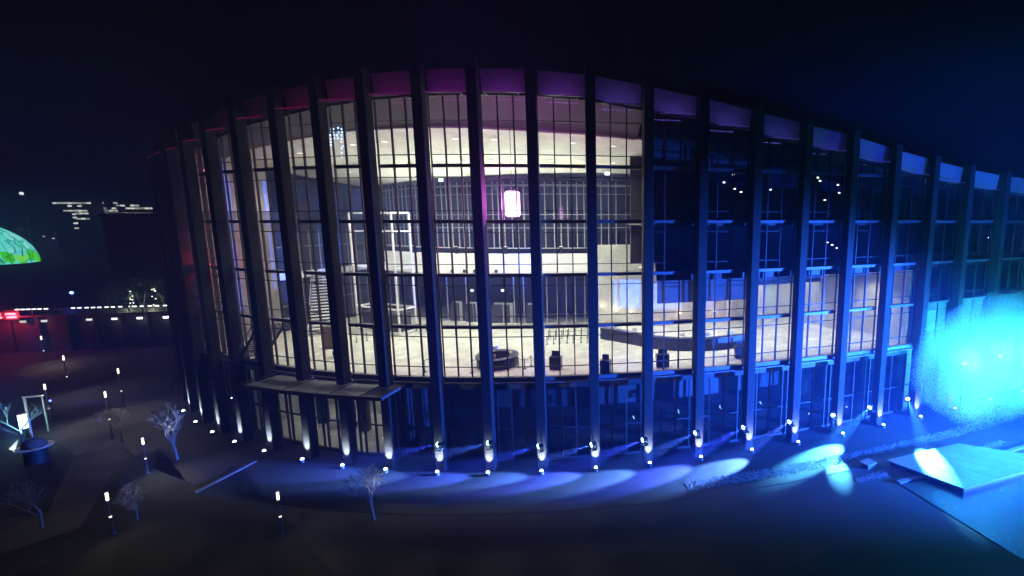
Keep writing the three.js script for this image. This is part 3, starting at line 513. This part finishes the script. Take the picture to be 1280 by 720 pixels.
// ------------------------------------------------------------ lamp posts and trees on the dark plaza
const posts = [[57, 452, 419, 'slim lamp post on the plaza near the pale deck'], [87, 490, 443, 'slim lamp post between two paved paths'], [65, 532, 478, 'slim lamp post beside the glowing cyan tree'], [141, 549, 487, 'slim lamp post with bright head beside the wide path'], [155, 509, 459, 'slim lamp post behind the wide path'], [185, 592, 545, 'slim lamp post on the lawn near the bare white tree'], [142, 668, 612, 'slim lamp post in the dark lawn by the pale tree'], [353, 668, 612, 'slim lamp post on the open ground before the entrance']];
posts.forEach(([x, yb, yt, lab]) => {
  const p = onPlane(x, yb), h = heightAt(x, yt, p), t = thing('lamp_post', lab, 'lamp post', p);
  part('pole', rod([0, 0, 0], [0, h - .7, 0], .07, .05), M.steel, t); part('base', new THREE.CylinderGeometry(.14, .17, .2, 12).translate(0, .1, 0), M.steel, t);
  part('lamp_glow', new THREE.CylinderGeometry(.085, .085, .65, 12).translate(0, h - .36, 0), glow(1, .9, .75, 3), t); part('cap', new THREE.CylinderGeometry(.11, .12, .06, 12).translate(0, h, 0), M.steel, t);
  part('lamp_band', new THREE.CylinderGeometry(.08, .08, .1, 12).translate(0, h * .42, 0), glow(1, .9, .75, 2), t);
  spot(C(1, .9, .78), yt > 600 ? 18 : 95, [p[0] + .1, h + .02, p[2] + .14], [p[0] + 3.5, 0, p[2] + .4], .95, 1, 8);
});
function bareTree(label, p, H, lean, spread, m, sd, group) {
  seed = sd; const trunk = [], twigs = [];
  const grow = (a, dir, len, r, lv) => {
    const b = a.clone().addScaledVector(dir, len), r2 = r * .68; (lv < 2 ? trunk : twigs).push(rod(a.toArray(), b.toArray(), r, r2, lv < 2 ? 8 : 5));
    if (lv > 4) return; const n = lv === 0 ? 4 : 3;
    for (let k = 0; k < n; k++) { const d = dir.clone().add(new THREE.Vector3(rr(-1, 1), rr(-.25, .6), rr(-1, 1)).multiplyScalar(spread)).normalize(); grow(a.clone().lerp(b, k === 0 ? 1 : rr(.55, 1)), d, len * rr(.55, .82), Math.max(.012, r2 * rr(.5, .85)), lv + 1); }
  };
  grow(new THREE.Vector3(), new THREE.Vector3(lean, 1, 0).normalize(), H * .34, H * .02, 0);
  const t = thing('bare_tree', label, 'tree', p, 0, group); part('trunk', trunk, m, t); part('crown', twigs, m, t); return t;
}
const tl = (x, y, zx, zy) => { const p = onPlane(x, y); return [p, heightAt(zx, zy, p)]; };
{
  
  const [a, ha] = tl(222, 575, 205, 508); bareTree('small bare tree with white lit branches on the lawn', a, ha, -.1, .95, M.bark, 21); spot(COOL, 260, [a[0] + 1.2, .35, a[2] + 1.4], [a[0] - .6, ha, a[2]], .4, .9);
  const [b, hb] = tl(468, 650, 455, 577); bareTree('small bare tree with cold lit branches before the entrance', b, hb, -.12, .9, M.bark, 34); spot(COOL, 260, [b[0] + .9, .35, b[2] - 1], [b[0] - .4, hb, b[2]], .4, .9);
  const [c, hc] = tl(172, 650, 172, 596); bareTree('low bare tree with pale lit crown at the lawn edge', c, hc, .05, 1.1, M.bark, 55); spot(COOL, 110, [c[0] - .9, .3, c[2] - .8], [c[0], hc, c[2]], .5, .9);
  const [d, hd] = tl(53, 660, 50, 590); bareTree('dark bare tree on the lawn below the domed booth', d, hd, .06, .8, M.bark, 77);
  const [e, he] = tl(153, 552, 150, 498); bareTree('dark bare tree standing beside the bright lamp post', e, he, .02, .8, M.bark, 91);
  const [f, hf] = tl(30, 560, 28, 488); bareTree('bare tree glowing cyan with lamps in its branches', f, hf, .05, 1, M.bark, 13); spot(C(.3, .85, 1), 600, [f[0] + .6, .4, f[2] + 1], [f[0], hf, f[2]], .55, .8); spot(C(.1, .25, 1), 120, [f[0] - 1.3, .4, f[2] + .6], [f[0] - .5, hf, f[2]], .5, .8);
  // lantern column, gate frame and domed booth by that tree
  const lp = onPlane(33, 548), lh = heightAt(33, 516, lp), lt = thing('lantern_column', 'bright cyan white lantern column under the glowing tree', 'lamp', lp); part('lamp_glow', new THREE.CylinderGeometry(.32, .32, lh * .55, 14).translate(0, lh * .7, 0), glow(.55, .95, 1, 5), lt); part('shaft', new THREE.CylinderGeometry(.12, .2, lh * .42, 10).translate(0, lh * .21, 0), M.steel, lt); part('cap', new THREE.CylinderGeometry(.36, .36, .08, 14).translate(0, lh, 0), M.steel, lt); point(C(.4, .9, 1), 30, [lp[0] + .2, lh * .7, lp[2] + .6], 12);
  const gp = onPlane(50, 540), gh = heightAt(50, 494, gp), gt = thing('gate_frame', 'pale square gate frame beside the glowing cyan tree', 'gate', gp, .25); part('post', boxUp(.14, gh, .14, .8, 0, 0), M.white, gt); part('lintel', box(1.9, .14, .14, 0, gh, 0), M.white, gt); part('post', boxUp(.14, gh, .14, -.8, 0, 0), M.white, gt); spot(COOL, 60, [gp[0] + .4, .4, gp[2] + 1.2], [gp[0], gh, gp[2]], .5, .9);
  const bp = onPlane(47, 578), bh = heightAt(47, 545, bp), bt = thing('domed_booth', 'small domed booth with lit triangular awning on the lawn', 'booth', bp); part('body', new THREE.CylinderGeometry(.75, .8, bh * .62, 18).translate(0, bh * .31, 0), M.dark, bt); part('dome', new THREE.SphereGeometry(.85, 20, 10, 0, 6.3, 0, Math.PI / 2).translate(0, bh * .66, 0), M.kerb, bt); part('ledge', new THREE.CylinderGeometry(1.25, 1.25, .08, 24).translate(0, bh * .63, 0), M.white, bt);
  part('awning', tri([...quad([-1.9, bh * .62, .5], [-.7, bh * .62, .9], [-.75, bh * 1.0, .5], [-.75, bh * 1.0, .5])]), M.white, bt); part('finial', rod([0, bh, 0], [0, bh * 1.75, 0], .05, .04), M.white, bt);
  spot(COOL, 90, [bp[0] - 1.6, .4, bp[2] + 2], [bp[0] - .8, bh, bp[2]], .5, .9); 
  const sp = onPlane(62, 505), st = thing('ground_spot', 'small spot lamp throwing blue light across the path', 'lamp', sp); part('housing', boxUp(.3, .4, .3, 0, 0, 0), M.black, st); part('lamp_glow', new THREE.SphereGeometry(.12, 10, 8).translate(.15, .45, 0), glow(.1, .15, 1, 8), st); const se = onPlane(150, 500); spot(C(.03, .05, 1), 260, [sp[0] + .3, .7, sp[2]], [se[0], 0, se[2]], .22, .9);
}

// ------------------------------------------------------------ beyond the plaza
{
  // long low pavilion with a parapet of lamps
  const A = onPlane(-60, 394, 7.4), B = onPlane(222, 386, 7.4), L = Math.hypot(B[0] - A[0], B[2] - A[2]), turn = Math.atan2(-(B[2] - A[2]), B[0] - A[0]);
  const t = thing('low_pavilion', 'long low dark pavilion with a row of lamps along its roof', 'building', [A[0], 0, A[2]], turn); const W = mat(C(.035, .033, .032), .8, 0, { map: tConcrete });
  part('wall', boxUp(L, 6.6, 8, L / 2, 0, -5), W, t); part('roof', boxUp(L + 1, .35, 9.4, L / 2, 6.6, -4.6), M.dark, t);
  for (let x = 1; x < L; x += 2.1) part('rail_post', boxUp(.08, 1, .08, x, 6.95, -.1), M.steel, t);
  part('handrail', box(L, .08, .1, L / 2, 7.95, -.1), M.steel, t);
  for (let x = 3; x < L; x += 4.2) part('pier', boxUp(.6, 6.6, .5, x, 0, -.85), W, t);
  const at = (px, y) => { const r = ray(px, 390); const den = r[0] * (B[2] - A[2]) - r[2] * (B[0] - A[0]), k = (A[0] * (B[2] - A[2]) - A[2] * (B[0] - A[0])) / den; return [r[0] * k, y, r[2] * k]; };
  for (const px of [23, 30, 37, 44, 51, 59, 93, 101, 110, 118, 126, 135, 143, 152, 170, 179, 189, 198, 208]) { const p = at(px, 7.9); const o = thing('parapet_lamp', 'small white lamp on the parapet of the low pavilion', 'lamp', p, turn, 'lamps along the pavilion parapet'); part('lamp_glow', box(.5, .2, .2, 0, .2, .12), glow(.9, .95, 1, 2.2), o); part('stem', boxUp(.06, .3, .06, 0, -.15, 0), M.steel, o); }
  for (const [px, k] of [[23, .4], [50, .5], [107, .6], [139, 1], [171, 1.6], [204, 2]]) { const p = at(px, 5.8); const o = thing('wall_lamp', 'white box lamp on the wall of the low pavilion', 'lamp', [p[0], p[1], p[2]], turn, 'box lamps on the pavilion wall'); part('lamp_glow', box(.75, .34, .25, 0, 0, -.4), glow(.95, .97, 1, 2 * k), o); part('hood', box(.85, .06, .4, 0, .22, -.45), M.steel, o); point(C(.95, .97, 1), 2 * k, [p[0], 5.6, p[2] + .2], 10); }
  const rp = at(6, 7), rs = thing('red_sign', 'glowing pink red sign blocks above the low pavilion wall', 'sign', [rp[0], 0, rp[2]], turn); part('backing', box(4.2, 1.5, .12, 0, 7, .05), M.black, rs); for (const x of [-1.3, .9]) part('lamp_glow', [box(1.5, .34, .08, x, 7.35, .16), box(1.5, .34, .08, x + .1, 6.75, .16)], glow(1, .16, .18, 6), rs); point(C(1, .02, .05), 200, [rp[0] + .4, 6.9, rp[2] + 1.2], 20);
  const sp = onPlane(4, 437), stg = thing('lit_patch_deck', 'added pale deck imitating a lit patch of ground beside the low pavilion', 'stage', [sp[0], 0, sp[2]], turn); part('deck', boxUp(7, .3, 4.2, 0, 0, 0), M.cream, stg); part('skirt', boxUp(6.8, .2, .1, 0, 0, 2.1), M.dark, stg); part('lamp_arm', [boxUp(.1, 4.2, .1, -2.8, .3, -1.9), box(.1, .1, 1.4, -2.8, 4.5, -1.2)], M.steel, stg); part('lamp_glow', box(.4, .05, .3, -2.8, 4.42, -.6), glow(1, .9, .6, 3), stg); spot(C(1, .9, .62), 16, [sp[0] - 2.2, 4.3, sp[2] - .3], [sp[0], .3, sp[2]], 1.1, .8, 8);  // pale deck and its lamp added to imitate a lit patch of ground
  const bl = at(35, 0), bb = thing('blue_beacon', 'small blue beacon on a pole behind the low pavilion', 'lamp', [bl[0] - 4, 0, bl[2] - 10]), bh = heightAt(35, 370, [bl[0] - 4, 0, bl[2] - 10]); part('pole', rod([0, 0, 0], [0, bh - .2, 0], .08), M.steel, bb); part('lamp_glow', new THREE.SphereGeometry(.28, 12, 8).translate(0, bh, 0), glow(.15, .3, 1, 9), bb); point(C(.05, .1, 1), 12, [bl[0] - 4, bh, bl[2] - 9.5], 10);

  // dome with a picture of leaves on its screens
  const cv = document.createElement('canvas'); cv.width = 1024; cv.height = 512; const x = cv.getContext('2d'); x.fillStyle = '#66e6d6'; x.fillRect(0, 0, 1024, 512); seed = 5;
  for (let i = 0; i < 420; i++) { const cx = rnd() * 1024, cy = 512 - Math.pow(rnd(), .8) * 420, low = cy > 440, s = rr(8, 46); x.fillStyle = (low ? ['#3fd12a', '#55dd3c', '#7ae85a', '#35b04a', '#48c9a0'] : ['#7ff0e4', '#5fdccf', '#8cf5ea', '#3fbfae', '#58d890'])[i % 5]; x.beginPath(); x.moveTo(cx, cy - s); for (let k = 1; k < 9; k++) { const a = k / 9 * 6.28 - 1.57; x.lineTo(cx + Math.cos(a) * s * rr(.3, 1), cy + Math.sin(a) * s * rr(.5, 1.4)); } x.fill(); }
  x.strokeStyle = '#134a35'; for (let i = 0; i < 60; i++) { x.lineWidth = rr(1, 3.5); x.beginPath(); let cx = rnd() * 1024, cy = 512 - rnd() * 80; x.moveTo(cx, cy); for (let k = 0; k < 5; k++) { cx += rr(-22, 30); cy -= rr(15, 55); x.lineTo(cx, cy); } x.stroke(); }
  const tx = new THREE.CanvasTexture(cv); tx.colorSpace = THREE.SRGBColorSpace; const dp = onPlane(-46, 333), dm = thing('screen_dome', 'domed screen glowing with green and cyan leaf picture', 'dome', dp, 0);
  const edgeP = onPlane(48, 327), R = Math.hypot(edgeP[0] - dp[0], edgeP[2] - dp[2]) * .86, hD = heightAt(-46, 276, dp); const sg = new THREE.SphereGeometry(1, 48, 24, 0, Math.PI * 2, 0, Math.PI / 2); sg.scale(R, hD - 1.2, R); sg.translate(0, 1.2, 0);
  const so = new THREE.Mesh(sg, new THREE.MeshStandardMaterial({ color: C(.02, .02, .02), emissive: C(1, 1, 1), emissiveMap: tx, emissiveIntensity: 2.1, roughness: .5 })); so.name = 'glowing_screen'; so.castShadow = so.receiveShadow = true; dm.add(so);
  for (let k = 0; k < 16; k++) { const rib = []; for (let j = 0; j < 10; j++) { const a0 = j / 10 * Math.PI / 2, a1 = (j + 1) / 10 * Math.PI / 2, ph = k / 16 * 6.283, v = (a) => [Math.cos(a) * (R + .1) * Math.cos(ph), 1.2 + Math.sin(a) * (hD - 1.1), Math.cos(a) * (R + .1) * Math.sin(ph)]; rib.push(rod(v(a0), v(a1), .1, .1, 5)); } part('rib', rib, M.steel, dm); }
  part('plinth_ring', new THREE.CylinderGeometry(R + .3, R + .5, 1.2, 48).translate(0, .6, 0), M.kerb, dm);
  point(C(.3, 1, .6), 60, [dp[0] + R * .8, 8, dp[2] + R * .8], 30);

  // far office blocks with lit strips of window
  const far = (name, label, x0, x1, depth, topY, rows, wall = M.dark) => {
    const k = depth / 1, a = ray(x0, 277), b = ray(x1, 277), pa = [a[0] / -a[2] * k, -k], pb = [b[0] / -b[2] * k, -k], w = pb[0] - pa[0], h = heightAt((x0 + x1) / 2, topY, [(pa[0] + pb[0]) / 2, 0, -k]), o = thing(name, label, 'building', [pa[0], 0, -k]);
    part('wall', boxUp(w, h, w * .35, w / 2, 0, -w * .175), wall, o); part('roof', boxUp(w + 1.5, .8, w * .35 + 1, w / 2, h, -w * .175), wall, o);
    for (const [xa, xb, y, g] of rows) { const h2 = heightAt(xa, y, [pa[0], 0, -k]), ua = (xa - x0) / (x1 - x0) * w, ub = (xb - x0) / (x1 - x0) * w; for (let q = ua; q < ub; q += 3.4) if (rnd() < g) { const ww = 2.9; part('window', box(ww, 1.15, .2, q + ww / 2, h2, .12), glow(.85, .9, .82, rr(.6, 2.4).toFixed(1) * 1), o); } }
    return o;
  };
  far('office_block', 'far dark office block with five lit strips of windows', 69, 114, 330, 251, [[70, 113, 254, .95], [70, 108, 257.5, .6], [76, 112, 263.5, .8], [95, 112, 267, .9], [96, 114, 273.5, .95], [92, 95, 268, 1], [92, 95, 272, 1], [92, 95, 279, 1], [92, 95, 285, 1]]);
  far('office_block', 'far wide dark office block with four lit strips of windows', 123, 196, 340, 252, [[128, 190, 254, .25], [125, 176, 257, .5], [125, 191, 260.5, .85], [133, 155, 263.5, .7], [128, 191, 267, .85]]);
  far('dark_block', 'black unlit block standing before the far office windows', 128, 216, 126, 270, [], mat(C(.012, .012, .014), .9));
  for (const [px, py, h] of [[57, 318, 15], [69, 322, 16], [83, 318, 14], [124, 318, 13], [105, 312, 12], [116, 310, 11], [47, 302, 12], [27, 300, 9], [31, 300, 9], [70, 306, 9]]) { const p = onPlane(px, py), hh = Math.max(5, heightAt(px, py - h * 1.5, p)), o = thing('street_lamp', 'far street lamp with white head before the office blocks', 'street lamp', p, 0, 'far street lamps'); part('pole', rod([0, 0, 0], [0, hh, 0], .12, .08), M.steel, o); part('arm', rod([0, hh, 0], [1.4, hh + .2, .3], .06), M.steel, o); part('lamp_glow', box(1.1, .35, .7, 1.4, hh + .1, .3), glow(.95, .95, .85, 2.5), o); spot(C(1, .95, .8), 260, [p[0] + 1.4, hh - .15, p[2] + .3], [p[0] + 1.4, 0, p[2] + .5], 1.1, 1, 10); }
  { const k = 300, r = ray(27, 243), p = [r[0] / -r[2] * k, 0, -k], h = heightAt(27, 243, p), o = thing('far_mast', 'far thin mast with a white beacon on its top', 'mast', p); part('pole', rod([0, 0, 0], [0, h, 0], .6, .3), M.steel, o); part('lamp_glow', [new THREE.SphereGeometry(.95, 12, 8).translate(0, h + .6, 0)], glow(.95, .97, 1, 3), o); part('platform', new THREE.CylinderGeometry(1.3, 1, .4, 12).translate(0, h - 1.2, 0), M.steel, o); }
  // leafy trees behind the pavilion with lamps in them
  seed = 401;
  [[143, 0], [160, 0], [178, 1], [196, 0], [207, 1]].forEach(([px, lit], i) => {
    const k = 92 + (i % 2) * 4, r = ray(px, 380), p = [r[0] / -r[2] * k, 0, -k], h = heightAt(px, 347 - 3 * (i % 2), p), o = thing('leafy_tree', lit ? 'leafy tree behind the pavilion with white lamps shining through it' : 'dim leafy tree in the row behind the pavilion', 'tree', p, 0, lit ? 'leafy trees lit behind the pavilion' : 'dim leafy trees behind the pavilion');
    part('trunk', [rod([0, 0, 0], [.1, h * .55, 0], .2, .12), rod([.1, h * .5, 0], [-.8, h * .75, .3], .1, .05), rod([.1, h * .5, 0], [.9, h * .8, -.2], .1, .05)], M.bark, o);
    const lv = []; for (let c = 0; c < 26; c++) { const a = rnd() * 6.28, q = Math.sqrt(rnd()) * 1.9, cy = rr(h * .4, h * .97), cr = (1 - Math.abs(cy / h - .65)) ; for (let n = 0; n < 34; n++) { const s = rr(.12, .26), g = tri([[0, 0, 0], [s * .6, s * .7, 0], [0, s * 1.7, 0], [0, 0, 0], [0, s * 1.7, 0], [-s * .6, s * .7, 0]]); g.rotateX(rnd() * 6); g.rotateY(rnd() * 6); g.translate(Math.cos(a) * q * cr + rr(-.7, .7), cy + rr(-.6, .6), Math.sin(a) * q * cr + rr(-.7, .7)); lv.push(g); } }
    part('crown', lv, M.leaf, o);
    if (lit) { const y = h * .7; for (let n = 0; n < 9; n++) part('glow_dot', new THREE.SphereGeometry(.1, 8, 6).translate(rr(-.6, .6), y + rr(-2, 2), 1.9 + rr(-.2, .2)), glow(.95, 1, .8, 3), o); point(C(.9, 1, .7), 18, [p[0] + .3, y, p[2] + 2.8], 12); }
  });
}
renderer.render(scene, camera);
